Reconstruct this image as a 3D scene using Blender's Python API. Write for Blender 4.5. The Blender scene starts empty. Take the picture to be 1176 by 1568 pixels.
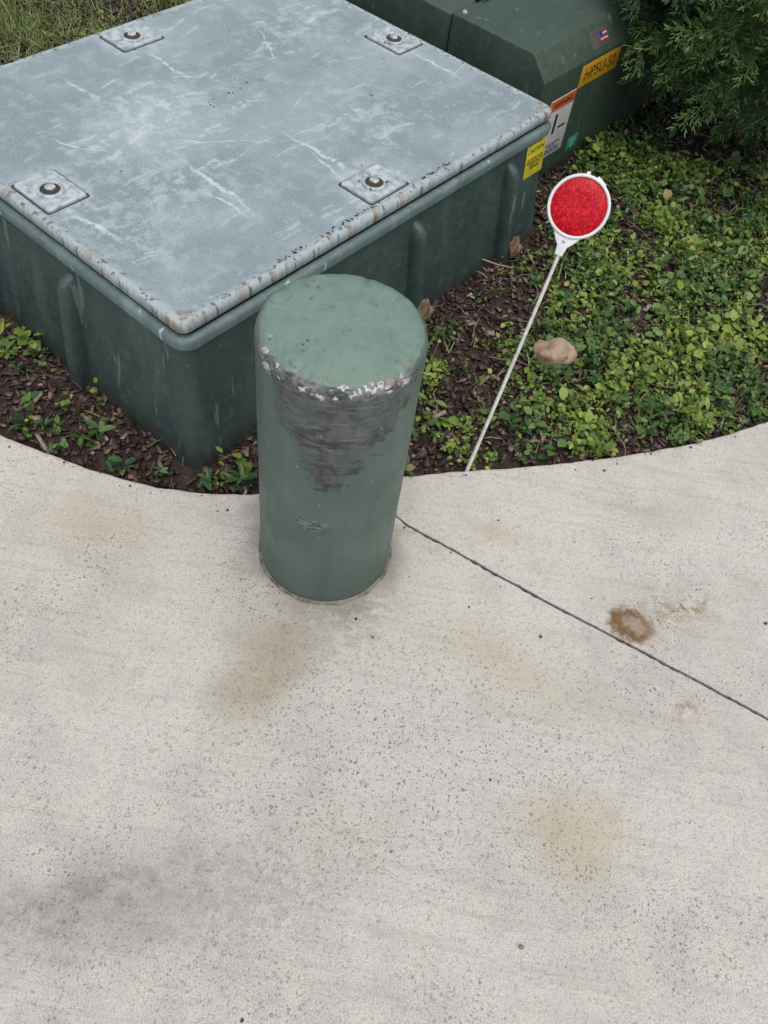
import bpy, bmesh, math, random
import numpy as np
from mathutils import Vector, Matrix, noise as mn
rng=np.random.default_rng(7); random.seed(7)
scene=bpy.context.scene
scene.view_settings.view_transform='Standard'; scene.view_settings.look='None'; scene.view_settings.exposure=0

# ------------------------------------------------------------------ helpers
def link(o,parent=None):
    scene.collection.objects.link(o)
    if parent: o.parent=parent
    return o
def empty(name,loc=(0,0,0),yaw=0):
    e=bpy.data.objects.new(name,None); e.location=loc; e.rotation_euler=(0,0,yaw); e.empty_display_size=.1
    return link(e)
def smooth(me,on=True):
    me.polygons.foreach_set('use_smooth',[on]*len(me.polygons))
def mesh_obj(name,verts,faces,mat=None,parent=None,sm=False,bevel=0,seg=3,autosm=False):
    me=bpy.data.meshes.new(name); me.from_pydata([tuple(v) for v in verts],[],[tuple(f) for f in faces]); me.update()
    o=bpy.data.objects.new(name,me); link(o,parent)
    if mat: me.materials.append(mat)
    if sm: smooth(me)
    if bevel:
        b=o.modifiers.new('b','BEVEL'); b.width=bevel; b.segments=seg; b.limit_method='ANGLE'; b.angle_limit=math.radians(30)
        smooth(me)
    return o
def box(name,x0,x1,y0,y1,z0,z1,mat,parent=None,bevel=.002):
    v=[(x,y,z) for z in (z0,z1) for y in (y0,y1) for x in (x0,x1)]
    f=[(0,2,3,1),(4,5,7,6),(0,1,5,4),(2,6,7,3),(0,4,6,2),(1,3,7,5)]
    return mesh_obj(name,v,f,mat,parent,bevel=bevel)
def quads(name,V,F,mat,parent=None,sm=False):
    me=bpy.data.meshes.new(name); V=np.asarray(V,dtype=np.float32); F=np.asarray(F,dtype=np.int32)
    me.vertices.add(len(V)); me.vertices.foreach_set('co',V.ravel())
    me.loops.add(F.size); me.loops.foreach_set('vertex_index',F.ravel())
    me.polygons.add(len(F)); me.polygons.foreach_set('loop_start',np.arange(len(F),dtype=np.int32)*F.shape[1])
    me.update(calc_edges=True); me.validate()
    if sm: smooth(me)
    me.materials.append(mat)
    return link(bpy.data.objects.new(name,me),parent)
def rot(yaw,pitch,roll):
    k=len(yaw); c,s=np.cos,np.sin
    Z=np.zeros((k,3,3));Z[:,0,0]=c(yaw);Z[:,0,1]=-s(yaw);Z[:,1,0]=s(yaw);Z[:,1,1]=c(yaw);Z[:,2,2]=1
    X=np.zeros((k,3,3));X[:,0,0]=1;X[:,1,1]=c(pitch);X[:,1,2]=-s(pitch);X[:,2,1]=s(pitch);X[:,2,2]=c(pitch)
    Y=np.zeros((k,3,3));Y[:,1,1]=1;Y[:,0,0]=c(roll);Y[:,0,2]=s(roll);Y[:,2,0]=-s(roll);Y[:,2,2]=c(roll)
    return Z@X@Y
def inst(tv,tf,pos,R,scl):
    tv=np.asarray(tv,float);tf=np.asarray(tf)
    scl=np.asarray(scl,float)
    if scl.ndim==1: scl=np.repeat(scl[:,None],3,1)
    L=tv[None]*scl[:,None,:]
    V=np.einsum('kij,knj->kni',R,L)+pos[:,None,:]
    F=tf[None]+(np.arange(len(pos))*len(tv))[:,None,None]
    return V.reshape(-1,3),F.reshape(-1,tf.shape[1])
def merge(parts):
    Vs=[];Fs=[];o=0
    for V,F in parts: Vs.append(V);Fs.append(F+o);o+=len(V)
    return np.concatenate(Vs),np.concatenate(Fs)

# ------------------------------------------------------------------ node helper
class M:
    def __init__(s,name,dim='3D'):
        s.m=bpy.data.materials.new(name); s.m.use_nodes=True; s.t=s.m.node_tree; s.n=s.t.nodes; s.cache={}; s.dim=dim
        s.b=s.n['Principled BSDF']; s.co=s.n.new('ShaderNodeTexCoord').outputs['Object']
    def memo(s,key,fn):
        if key not in s.cache: s.cache[key]=fn()
        return s.cache[key]
    def _s(s,sock,v):
        if isinstance(v,bpy.types.NodeSocket): s.t.links.new(v,sock)
        elif isinstance(v,(tuple,list)) and len(v)==3 and sock.type=='RGBA': sock.default_value=(*v,1)
        else: sock.default_value=v
    def set(s,**k):
        for a,v in k.items(): s._s(s.b.inputs[a.replace('_',' ')],v)
        return s
    def noise(s,scale,detail=3,rough=.5,vec=None,dist=0,stretch=None):
        return s.memo(('n',scale,detail,rough,id(vec) if vec else 0,dist,stretch),lambda:s._noise(scale,detail,rough,vec,dist,stretch))
    def _noise(s,scale,detail,rough,vec,dist,stretch):
        n=s.n.new('ShaderNodeTexNoise'); n.noise_dimensions=s.dim; n.inputs['Scale'].default_value=scale; n.inputs['Detail'].default_value=min(detail,3)
        n.inputs['Roughness'].default_value=rough; n.inputs['Distortion'].default_value=dist
        v=vec or s.co
        if stretch: v=s.map(v,*stretch)
        s.t.links.new(v,n.inputs['Vector']); return n.outputs['Fac']
    def map(s,v,scale=(1,1,1),r=(0,0,0),loc=(0,0,0)):
        m=s.n.new('ShaderNodeMapping'); m.inputs['Scale'].default_value=scale; m.inputs['Rotation'].default_value=r; m.inputs['Location'].default_value=loc
        s.t.links.new(v,m.inputs['Vector']); return m.outputs['Vector']
    def vor(s,scale,vec=None,feat='F1',out='Distance',rand=1,dim=None):
        n=s.n.new('ShaderNodeTexVoronoi'); n.feature=feat; n.voronoi_dimensions=dim or s.dim; n.inputs['Scale'].default_value=scale; n.inputs['Randomness'].default_value=rand
        s.t.links.new(vec or s.co,n.inputs['Vector'])
        s.last=n; return n.outputs[out]
    def dots(s,scale,vec,keep,rmax):
        """random round marks: each cell gets its own radius, only some cells have one"""
        d=s.vor(scale,vec); sp=s.n.new('ShaderNodeSeparateColor'); s.t.links.new(s.last.outputs['Color'],sp.inputs[0])
        r=s.math('MULTIPLY',s.math('MAXIMUM',s.math('SUBTRACT',sp.outputs[0],1-keep),0.),rmax/keep)
        return s.step(s.math('SUBTRACT',d,r),.0,-.06) 
    def ramp(s,f,stops):
        n=s.n.new('ShaderNodeValToRGB'); s.t.links.new(f,n.inputs['Fac']); e=n.color_ramp.elements
        while len(e)<len(stops): e.new(.5)
        for q,(p,c) in zip(e,stops):
            q.position=p; q.color=(c,c,c,1) if not isinstance(c,(tuple,list)) else (*c,1)
        return n.outputs['Color']
    def step(s,f,a,b,o0=0.,o1=1.):
        n=s.n.new('ShaderNodeMapRange'); n.interpolation_type='SMOOTHSTEP'
        if a>b: a,b,o0,o1=b,a,o1,o0
        s._s(n.inputs['Value'],f); n.inputs['From Min'].default_value=a; n.inputs['From Max'].default_value=b
        n.inputs['To Min'].default_value=o0; n.inputs['To Max'].default_value=o1
        return n.outputs['Result']
    def math(s,op,a,b=0.,c=None):
        n=s.n.new('ShaderNodeMath'); n.operation=op; s._s(n.inputs[0],a); s._s(n.inputs[1],b)
        if c is not None: s._s(n.inputs[2],c)
        return n.outputs[0]
    def mul(s,*a):
        r=a[0]
        for x in a[1:]: r=s.math('MULTIPLY',r,x)
        return r
    def mix(s,f,a,b,mode='MIX'):
        n=s.n.new('ShaderNodeMix'); n.data_type='RGBA'; n.blend_type=mode
        s._s(n.inputs[0],f); s._s(n.inputs[6],a); s._s(n.inputs[7],b); return n.outputs[2]
    def sep(s,v=None):
        n=s.n.new('ShaderNodeSeparateXYZ'); s.t.links.new(v or s.co,n.inputs[0]); return n.outputs
    def warp(s,scale,amt,v=None):
        return s.memo(('w',scale,amt,id(v) if v else 0),lambda:s._warp(scale,amt,v))
    def _warp(s,scale,amt,v):
        n=s.n.new('ShaderNodeTexNoise'); n.noise_dimensions=s.dim; n.inputs['Scale'].default_value=scale; n.inputs['Detail'].default_value=2
        s.t.links.new(v or s.co,n.inputs['Vector'])
        a=s.n.new('ShaderNodeVectorMath'); a.operation='MULTIPLY_ADD'; s.t.links.new(n.outputs['Color'],a.inputs[0])
        a.inputs[1].default_value=(amt,amt,amt); s.t.links.new(v or s.co,a.inputs[2])
        b=s.n.new('ShaderNodeVectorMath'); b.operation='SUBTRACT'; s.t.links.new(a.outputs[0],b.inputs[0]); b.inputs[1].default_value=(amt/2,amt/2,amt/2)
        return b.outputs[0]
    def blob(s,v,cx,cy,rx,ry,ang=0,a=.0,b=1.):
        """1 in the centre of an ellipse on the surface, 0 outside"""
        n=s.n.new('ShaderNodeMapping'); n.vector_type='TEXTURE'; n.inputs['Location'].default_value=(cx,cy,0)
        n.inputs['Rotation'].default_value=(0,0,ang); n.inputs['Scale'].default_value=(rx,ry,1000)
        s.t.links.new(v,n.inputs['Vector'])
        l=s.n.new('ShaderNodeVectorMath'); l.operation='LENGTH'; s.t.links.new(n.outputs[0],l.inputs[0])
        return s.step(l.outputs['Value'],a,b,1.,0.)
    def bump(s,h,strength=.5,dist=.002,prev=None):
        n=s.n.new('ShaderNodeBump'); n.inputs['Strength'].default_value=strength; n.inputs['Distance'].default_value=dist
        s._s(n.inputs['Height'],h)
        if prev: s.t.links.new(prev,n.inputs['Normal'])
        s.t.links.new(n.outputs[0],s.b.inputs['Normal']); return n.outputs[0]
    def island(s):
        g=s.n.new('ShaderNodeNewGeometry'); return g.outputs['Random Per Island']

# ------------------------------------------------------------------ materials
def mat_concrete():
    m=M('concrete','2D'); w=m.warp(9,.12)
    big=m.noise(2.2,3,.6); med=m.noise(14,3,.6); fine=m.noise(330,3,.8); mid=m.noise(95,3,.65)
    col=m.mix(m.step(big,.35,.65),(.60,.59,.53),(.51,.505,.45))
    col=m.mix(m.step(med,.4,.7,0,.55),col,(.63,.605,.53))
    col=m.mix(m.step(med,.46,.30,0,.35),col,(.44,.43,.375))
    col=m.mix(m.step(mid,.48,.70,0,.28),col,(.38,.37,.33))
    col=m.mix(m.step(fine,.50,.64,0,.48),col,(.28,.27,.24))
    col=m.mix(m.step(fine,.46,.34,0,.45),col,(.80,.79,.74))
    br=m.noise(60,3,.6,stretch=((.06,1,1),(0,0,math.radians(52))))
    col=m.mix(m.step(br,.52,.75,0,.3),col,(.38,.36,.30))
    worn=m.blob(w,.12,.58,.75,.42,math.radians(15))
    worn2=m.math('MAXIMUM',worn,m.step(m.noise(4,3),.45,.7,0,.8))
    wp=m.warp(120,.006)
    p1=m.dots(120,wp,.35,.40); p2=m.dots(260,wp,.5,.5)
    pm=m.step(m.noise(28,3,.6),.42,.58)
    pits=m.mul(p1,m.math('MULTIPLY_ADD',worn2,.75,.15),pm)
    pits2=m.mul(p2,m.math('MULTIPLY_ADD',worn2,.50,.38),m.step(mid,.43,.56))
    pit=m.math('MAXIMUM',pits,pits2)
    col=m.mix(m.mul(worn,.20),col,(.40,.40,.38))
    def st(c,amt,*b,thr=None,v=w,**k):
        nonlocal col
        f=m.blob(v,*b,**k)
        if thr is not None: f=m.mul(f,m.step(m.noise(thr,3,.7),.38,.62))
        col=m.mix(m.mul(f,amt),col,c)
    st((.33,.29,.19),.68,-.19,.68,.12,.22,math.radians(-15))
    st((.33,.30,.23),.5,-.14,.76,.09,.13,math.radians(-15))
    st((.44,.38,.21),.5,.43,.49,.15,.13)
    st((.46,.41,.28),.42,.3,.78,.3,.12,math.radians(-20))
    st((.46,.40,.26),.45,-.62,.95,.2,.13); st((.44,.40,.30),.4,-.80,.72,.2,.12)
    st((.45,.39,.26),.45,.25,1.12,.14,.05,math.radians(-20)); st((.43,.39,.29),.4,.65,1.25,.2,.08,math.radians(20))
    st((.40,.38,.32),.4,-.45,.62,.18,.12,.4,thr=28); st((.42,.38,.29),.4,.02,.40,.2,.1,.2,thr=28)
    st((.22,.22,.21),.6,-.32,.27,.28,.075,math.radians(18),thr=28)
    st((.24,.24,.235),.42,-.36,.23,.34,.14,math.radians(18))
    st((.23,.23,.22),.5,-.45,.19,.2,.07,math.radians(5),thr=60)
    st((.28,.28,.27),.4,-.1,.30,.34,.14,math.radians(25),thr=60)
    st((.26,.26,.25),.5,-.3,.07,.25,.04,0,thr=28)
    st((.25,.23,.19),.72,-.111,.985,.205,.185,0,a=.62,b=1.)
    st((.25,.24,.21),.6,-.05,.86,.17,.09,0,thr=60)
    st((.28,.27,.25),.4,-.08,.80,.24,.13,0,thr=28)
    w2=m.warp(60,.03)
    st((.30,.21,.12),.5,.56,.93,.085,.07,math.radians(-25),v=w2)
    st((.19,.11,.045),1.,.548,.93,.060,.048,math.radians(-25),v=w2,a=.55,b=1.)
    st((.36,.31,.24),.9,.556,.932,.040,.026,math.radians(-25),v=w2,a=.3,b=1.)
    st((.27,.19,.08),.85,.66,1.005,.12,.05,math.radians(20),thr=45)
    st((.28,.20,.09),.7,.645,.748,.07,.035,0,thr=45)
    col=m.mix(m.mul(pit,.8),col,(.12,.115,.10))
    m.set(Base_Color=col,Roughness=.85); m.b.inputs['Specular IOR Level'].default_value=.25
    h=m.math('SUBTRACT',m.mul(fine,.9),m.mul(pit,1.2)); h=m.math('ADD',h,m.mul(br,1.1))
    m.bump(h,.65,.0025); return m.m
def simple(name,col,rough=.6,var=.25,scale=30,bump=.2,metal=0,dark=None):
    m=M(name); n=m.noise(scale,4,.6)
    c=m.mix(m.step(n,.35,.7),col,dark or tuple(x*(1-var) for x in col))
    m.set(Base_Color=c,Roughness=rough,Metallic=metal); m.bump(n,bump,.002); return m.m
def mat_island(name,stops,rough=.6,trans=0,spec=.4,var=False):
    m=M(name); c=m.ramp(m.island(),stops)
    if var:
        n=m.noise(120,2); c=m.mix(m.step(n,.35,.7,0,.5),c,m.mix(1.,c,(.45,.45,.45),'MULTIPLY'))
    m.set(Base_Color=c,Roughness=rough); m.b.inputs['Specular IOR Level'].default_value=spec
    if trans:
        tr=m.n.new('ShaderNodeBsdfTranslucent'); m._s(tr.inputs['Color'],c)
        mx=m.n.new('ShaderNodeMixShader'); mx.inputs[0].default_value=trans
        m.t.links.new(m.b.outputs[0],mx.inputs[1]); m.t.links.new(tr.outputs[0],mx.inputs[2])
        m.t.links.new(mx.outputs[0],m.n['Material Output'].inputs['Surface'])
    return m.m
def mat_soil():
    m=M('soil','2D'); n=m.noise(25,3,.7); n2=m.noise(160,3,.7)
    c=m.ramp(n,[(.3,(.018,.012,.010)),(.5,(.040,.026,.020)),(.75,(.066,.044,.034))])
    c=m.mix(m.step(n2,.5,.7,0,.7),c,(.09,.06,.045))
    s=m.sep(); far=m.step(s[1],4.2,5.5)
    c=m.mix(far,c,m.mix(m.noise(8,3),(.05,.09,.025),(.10,.10,.04)))
    m.set(Base_Color=c,Roughness=.9); m.bump(m.math('ADD',n,n2),.8,.01); return m.m
def mat_bollard():
    m=M('bollard_paint'); x,y,z=m.sep()
    n=m.noise(9,3,.6); br=m.noise(90,3,.6,stretch=((1,1,.12),)); g30=m.noise(30,3,.65); g60=m.noise(60,3,.7)
    col=m.mix(m.step(n,.35,.7),(.112,.168,.138),(.094,.147,.120))
    col=m.mix(m.step(g60,.55,.75,0,.35),col,(.135,.19,.16))
    st=m.noise(14,3,.6,stretch=((1,1,.15),)); col=m.mix(m.step(st,.50,.7,0,.45),col,(.072,.115,.095))
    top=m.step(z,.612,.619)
    col=m.mix(m.mul(top,.85),col,m.mix(m.step(g30,.4,.65),(.185,.268,.215),(.155,.235,.187)))  # top painted lighter in place of sky light falling on it
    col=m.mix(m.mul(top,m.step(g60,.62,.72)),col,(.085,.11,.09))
    # tyre / bumper smear below the rim, on the side facing the drive
    w=m.warp(14,.05); wx,wy,wz=m.sep(w)
    ax=m.math('ABSOLUTE',m.math('SUBTRACT',wx,.012)); low=m.math('MULTIPLY_ADD',m.math('POWER',m.math('DIVIDE',ax,.108),1.8),.20,.395)
    sw=m.warp(12,.05)
    scr=m.noise(22,3,.7,vec=sw,stretch=((1,1,.30),(0,.5,0)))
    scr2=m.noise(26,3,.75,vec=sw,stretch=((.30,1,1),(0,.25,0)))
    fs=m.noise(70,3,.7,stretch=((.25,.5,1.6),(0,.2,0)))
    bd=m.math('ADD',m.math('SUBTRACT',wz,low),m.math('MULTIPLY_ADD',br,.10,-.05))
    bd=m.math('ADD',bd,m.math('MULTIPLY_ADD',scr2,.30,-.15))
    body=m.step(bd,-.012,.024)
    front=m.step(y,-.02,-.05); under=m.step(z,.612,.606)
    body=m.mul(body,front,under)
    smear=m.ramp(scr,[(.34,(.045,.043,.042)),(.45,(.095,.10,.095)),(.55,(.15,.165,.155)),(.66,(.08,.082,.076))])
    smear=m.mix(m.step(scr2,.53,.60,0,.85),smear,(.034,.030,.030))
    smear=m.mix(m.step(fs,.50,.62,0,.6),smear,(.25,.265,.255))
    outer=m.step(bd,.05,.01); smear=m.mix(m.mul(outer,.5),smear,(.04,.038,.036))
    patch=m.step(m.noise(18,3,.7,vec=sw),.36,.52)
    col=m.mix(m.mul(body,m.math('MULTIPLY_ADD',patch,.62,.30)),col,smear)
    halo=m.mul(m.step(m.math('SUBTRACT',wz,low),-.03,.02),front,under,.22)
    col=m.mix(halo,col,(.05,.055,.05))
    # rim band
    rim=m.mul(m.step(m.math('ADD',z,m.math('MULTIPLY_ADD',g30,.03,-.015)),.588,.598),m.step(z,.6175,.6145),m.step(m.math('ADD',y,m.math('MULTIPLY_ADD',g30,.08,-.04)),-.055,-.075))
    rc=m.ramp(scr2,[(.34,(.26,.27,.27)),(.46,(.17,.18,.18)),(.52,(.05,.05,.053)),(.60,(.20,.21,.21)),(.70,(.36,.37,.37))])
    col=m.mix(m.mul(rim,m.step(g60,.34,.44),.95),col,rc)
    wc=m.mul(rim,m.step(g60,.555,.60)); col=m.mix(wc,col,(.62,.62,.61))
    pink=m.mul(m.step(z,.604,.608),m.step(z,.6185,.616),m.step(m.math('ABSOLUTE',m.math('SUBTRACT',x,.098)),.028,.012),m.step(y,-.03,-.05),m.step(g30,.5,.56))
    col=m.mix(m.mul(pink,.4),col,(.34,.22,.21))
    edge=m.mul(m.step(z,.600,.606),m.step(z,.616,.612),m.step(x,-.09,-.11),m.step(y,.02,-.02),m.step(g30,.5,.56))
    col=m.mix(m.mul(edge,.7),col,(.22,.14,.12))
    # small scratches lower down
    sc=m.mul(m.step(m.math('ABSOLUTE',m.math('ADD',x,.012)),.035,.02),m.step(m.math('ABSOLUTE',m.math('SUBTRACT',z,.262)),.022,.012),front)
    sn=m.noise(55,3,.7,stretch=((1,1,5),(0,.2,0)))
    col=m.mix(m.mul(sc,m.step(sn,.53,.58)),col,(.02,.022,.02)); col=m.mix(m.mul(sc,m.step(sn,.45,.41),.8),col,(.27,.31,.29))
    ch=m.vor(26,m.warp(50,.02)); col=m.mix(m.step(ch,.08,.06,0,.8),col,(.34,.36,.33))
    ch2=m.vor(19,m.warp(50,.02)); col=m.mix(m.step(ch2,.07,.05,0,.8),col,(.035,.04,.035))
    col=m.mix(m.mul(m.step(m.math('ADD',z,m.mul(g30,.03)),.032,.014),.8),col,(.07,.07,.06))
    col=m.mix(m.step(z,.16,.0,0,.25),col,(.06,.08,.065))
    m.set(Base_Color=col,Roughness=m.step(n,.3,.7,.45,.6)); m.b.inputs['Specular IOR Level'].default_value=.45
    h=m.math('ADD',m.mul(br,.6),m.mul(g30,.6)); h=m.math('ADD',h,m.mul(m.math('ADD',body,rim),fs,.9))
    h=m.math('ADD',h,m.mul(top,m.noise(70,3,.6,stretch=((1,.3,1),(0,0,.5))),2.4))
    m.bump(h,.5,.003); return m.m
LA,LB=1.2813,1.0223
PLATES=((.64,.0762),(.0736,.511),(1.2077,.511),(.64,.946))
def mat_lid():
    m=M('lid_polymer','2D'); x,y,z=m.sep(); n=m.noise(3.5,3,.6); n2=m.noise(22,3,.7); g60=m.noise(60,3,.7)
    col=m.mix(m.step(n,.35,.68),(.225,.295,.305),(.295,.37,.385))
    col=m.mix(m.step(n2,.48,.72,0,.5),col,(.38,.45,.46))
    fs=m.noise(300,2,.7); col=m.mix(m.step(fs,.52,.70,0,.4),col,(.50,.55,.55)); col=m.mix(m.step(fs,.45,.32,0,.4),col,(.15,.19,.20))
    w=m.warp(10,.05)
    def st(c,amt,*b,thr=None,**k):
        nonlocal col
        f=m.blob(w,*b,**k)
        if thr: f=m.mul(f,m.step(m.noise(thr,3,.7),.40,.6))
        col=m.mix(m.mul(f,amt),col,c)
    st((.52,.60,.62),.5,.42,.62,.34,.20,.3,thr=22)  # this and the next blob paint a whitish sheen into the mid-lid colour
    st((.52,.60,.62),.3,.42,.62,.34,.20,.3)
    st((.52,.60,.62),.4,.30,.35,.2,.2,0,thr=22)
    st((.55,.62,.64),.7,.645,.51,.10,.035,.1,thr=60)
    st((.50,.58,.60),.4,.1,.3,.12,.3,0,thr=22)
    st((.50,.58,.60),.4,1.05,.75,.2,.2,0,thr=22)
    st((.50,.58,.60),.4,.85,.3,.2,.2,0,thr=22)
    wb=m.warp(14,.03); brk=m.step(g60,.34,.56)
    for b in ((.635,.24,.012,.17,.06),(.61,.2,.006,.1,-.12),(.07,.36,.012,.14,.1),(.36,.3,.010,.17,-.04),(.33,.24,.006,.1,.15),(.38,.8,.012,.1,.1),(1.2,.35,.009,.13,0),(.62,.78,.009,.13,0),(.9,.7,.005,.14,-.5),(.22,.62,.005,.12,.5),(.5,.42,.004,.2,.9)):
        f=m.blob(wb,*b); col=m.mix(m.mul(f,brk,.8),col,(.64,.71,.72))
    for cx,cy in PLATES:
        f=m.blob(m.warp(30,.05),cx,cy,.12,.12,0,a=.5,b=1.); col=m.mix(m.mul(f,.5,m.step(n2,.32,.55)),col,(.50,.57,.58))
    wc=m.warp(3.5,.16)
    for a,sc in ((.5,40),(2.3,55)):
        s=m.noise(sc,2,.6,vec=wc,stretch=((.04,1,1),(0,0,a))); col=m.mix(m.mul(m.step(s,.64,.69),m.step(n2,.42,.58),.35),col,(.58,.64,.65))
    ex=m.math('MINIMUM',x,m.math('SUBTRACT',LA,x)); ey=m.math('MINIMUM',y,m.math('SUBTRACT',LB,y)); e=m.math('MINIMUM',ex,ey)
    edge=m.step(m.math('ADD',e,m.mul(n2,.05)),.05,.03)
    col=m.mix(m.mul(edge,.55),col,(.48,.56,.56))
    col=m.mix(m.mul(m.step(e,.030,.010),m.step(g60,.57,.63),.85),col,(.10,.09,.07))
    col=m.mix(m.mul(m.step(e,.020,.006),m.step(n2,.52,.60),.6),col,(.30,.27,.21))
    cd=m.math('ADD',m.math('POWER',m.math('MULTIPLY',ex,14),2.),m.math('POWER',m.math('MULTIPLY',ey,14),2.))
    col=m.mix(m.mul(m.step(cd,.9,.1),m.step(g60,.42,.6),.75),col,(.27,.21,.14))
    m.set(Base_Color=col,Roughness=m.step(n2,.3,.7,.38,.58)); m.b.inputs['Specular IOR Level'].default_value=.5
    wv=m.n.new('ShaderNodeTexChecker'); wv.inputs['Scale'].default_value=300; m.t.links.new(m.map(m.co,(1,1,1),(0,0,.785)),wv.inputs['Vector'])
    h=m.math('ADD',m.mul(wv.outputs['Fac'],.5),m.mul(fs,.9)); m.bump(h,.5,.0018); return m.m
def mat_body(name,c1,c2,haze,hz=.45):
    m=M(name); x,y,z=m.sep(); n=m.noise(6,3,.65); n2=m.noise(40,3,.7)
    col=m.mix(m.step(n,.35,.7),c1,c2); 
    st=m.noise(10,3,.6,stretch=((1,1,.25),)); col=m.mix(m.step(st,.5,.75,0,hz),col,haze)
    col=m.mix(m.step(n2,.5,.7,0,.3),col,haze)
    s=m.noise(60,3,.6,stretch=((.5,.5,.05),)); col=m.mix(m.mul(m.step(s,.64,.69),.5),col,tuple(v*2 for v in haze))
    v=m.vor(30,m.warp(60,.02)); col=m.mix(m.step(v,.07,.05,0,.5),col,(.25,.27,.25))
    col=m.mix(m.mul(m.step(m.math('ADD',z,m.mul(n2,.06)),.09,.02),.75),col,(.04,.034,.027))
    m.set(Base_Color=col,Roughness=m.step(n2,.3,.7,.38,.6)); m.bump(m.math('ADD',n2,n),.3,.003); return m.m

CONC=mat_concrete(); SOIL=mat_soil(); BOLL=mat_bollard(); LID=mat_lid()
BODY=mat_body('enclosure_green',(.034,.062,.056),(.050,.084,.075),(.095,.14,.13),.5)
LIP=mat_body('enclosure_lip_green',(.105,.16,.155),(.145,.205,.20),(.30,.37,.36))
TRAN=mat_body('transformer_green',(.042,.070,.048),(.052,.082,.058),(.080,.11,.085),.4)
PLATE=simple('weathered_plate',(.48,.55,.56),.5,.4,45,.5,dark=(.24,.30,.30))
STEEL=simple('galvanised_steel',(.62,.61,.57),.5,.6,120,.4,.2)
DARK=simple('dark_gap',(.012,.012,.011),.9)
DIRT=simple('packed_dirt',(.075,.085,.075),.9,.5,60,.5)
RECESS=simple('bolt_recess',(.06,.06,.05),.9,.5,120)
TAN=simple('broken_foam',(.26,.18,.11),.9,.5,60,.8)
WHITE=simple('white_plastic',(.78,.78,.77),.4,.08,20,.1)
ROD=simple('weathered_rod',(.66,.66,.60),.55,.3,60,.2)
STONE=simple('stone',(.40,.30,.20),.9,.5,35,.9)
YEL=simple('yellow_sticker',(.68,.58,.03),.45,.2,30,.1)
ORY=simple('amber_sticker',(.68,.36,.015),.45,.2,30,.1)
WST=simple('white_sticker',(.62,.62,.62),.45,.15,30,.1)
ORG=simple('orange_band',(.65,.14,.03),.45,.1)
TEAL=simple('teal_sticker',(.03,.28,.2),.45,.2)
RED=simple('red_ink',(.45,.03,.03),.5); BLUE=simple('blue_ink',(.03,.05,.25),.5); BLK=simple('black_ink',(.02,.02,.02),.5)

# ------------------------------------------------------------------ kerb line
K=np.array([(-9,5.2),(-4,2.7),(-2.4,1.85),(-1.6,1.46),(-1.2,1.28),(-1.0,1.19),(-.878,1.148),(-.8,1.130),(-.718,1.110),(-.639,1.094),(-.562,1.084),(-.488,1.079),(-.416,1.083),(-.345,1.092),(-.283,1.107),(-.137,1.160),(.026,1.225),(.175,1.275),(.27,1.303),(.38,1.34),(.54,1.40),(.71,1.475),(.83,1.54),(.93,1.605),(1.2,1.79),(1.7,2.1),(3,2.8),(9,5.5)])
def yc(x): return np.interp(x,K[:,0],K[:,1])
xs=np.concatenate([np.linspace(-9,-1.3,30),np.arange(-1.28,1.3,.012),np.linspace(1.31,9,30)])
ys=yc(xs); 
for _ in range(4): ys[1:-1]=(ys[:-2]+2*ys[1:-1]+ys[2:])/4
ys=ys+np.array([mn.noise(Vector((x*25,0,0)))*.0032+mn.noise(Vector((x*90,3,0)))*.0018 for x in xs])
def kerb(x): return np.interp(x,xs,ys)
top=[];n=len(xs)
V=[];rings=[(-.012,-.12),(0,-.11),(0,-.008),(-.0025,-.002),(-.008,0)]
for dy,z in rings: V+= [(x,y+dy,z) for x,y in zip(xs,ys)]
F=[]
for r in range(4):
    for i in range(n-1): a=r*n+i; F.append((a,a+1,a+n+1,a+n))
b0=len(V); V+=[(x,-9,0) for x in xs]+[(x,-9,-.12) for x in xs]
for i in range(n-1):
    a=4*n+i; F.append((a,a+1,b0+i+1,b0+i)); F.append((b0+i,b0+i+1,b0+n+i+1,b0+n+i)); F.append((b0+n+i,b0+n+i+1,i+1,i))
me=bpy.data.meshes.new('concrete_pavement')
me.from_pydata(V,[],F); bm=bmesh.new(); bm.from_mesh(me)
bmesh.ops.holes_fill(bm,edges=bm.edges); bmesh.ops.recalc_face_normals(bm,faces=bm.faces); bm.to_mesh(me); bm.free()
pav=link(bpy.data.objects.new('concrete_pavement',me)); me.materials.append(CONC)
J=np.array([(.0,1.125),(.03,1.105),(.05,1.09),(.17,1.04),(.32,.972),(.43,.928),(.57,.872),(.68,.825),(.82,.768),(1.2,.60),(4,-.62)])
jx=np.concatenate([np.arange(.0,1.2,.006),np.linspace(1.2,4,60)]); jy=np.interp(jx,J[:,0],J[:,1])
jd=Vector((.92,-.39)).normalized(); jn=np.array([-jd.y,jd.x])
wl=[];wr=[]
for x,y in zip(jx,jy):
    wob=mn.noise(Vector((x*14,5,0)))*.0024+mn.noise(Vector((x*50,5,4)))*.0010
    tap=min(1,x/.06)*.8+.2
    a=(.0027+.0036*abs(mn.noise(Vector((x*60,1,0)))))*tap; b=(.0027+.0046*abs(mn.noise(Vector((x*45,9,0)))))*tap
    wl.append((x+jn[0]*(wob+a),y+jn[1]*(wob+a))); wr.append((x+jn[0]*(wob-b),y+jn[1]*(wob-b)))
k=len(jx); CV=[(x,y,.02) for x,y in wl]+[(x,y,.02) for x,y in wr]+[(x,y,-.03) for x,y in wl]+[(x,y,-.03) for x,y in wr]
CF=[(0,k,3*k,2*k),(k-1,2*k+k-1,3*k+k-1,k+k-1)]
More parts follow.
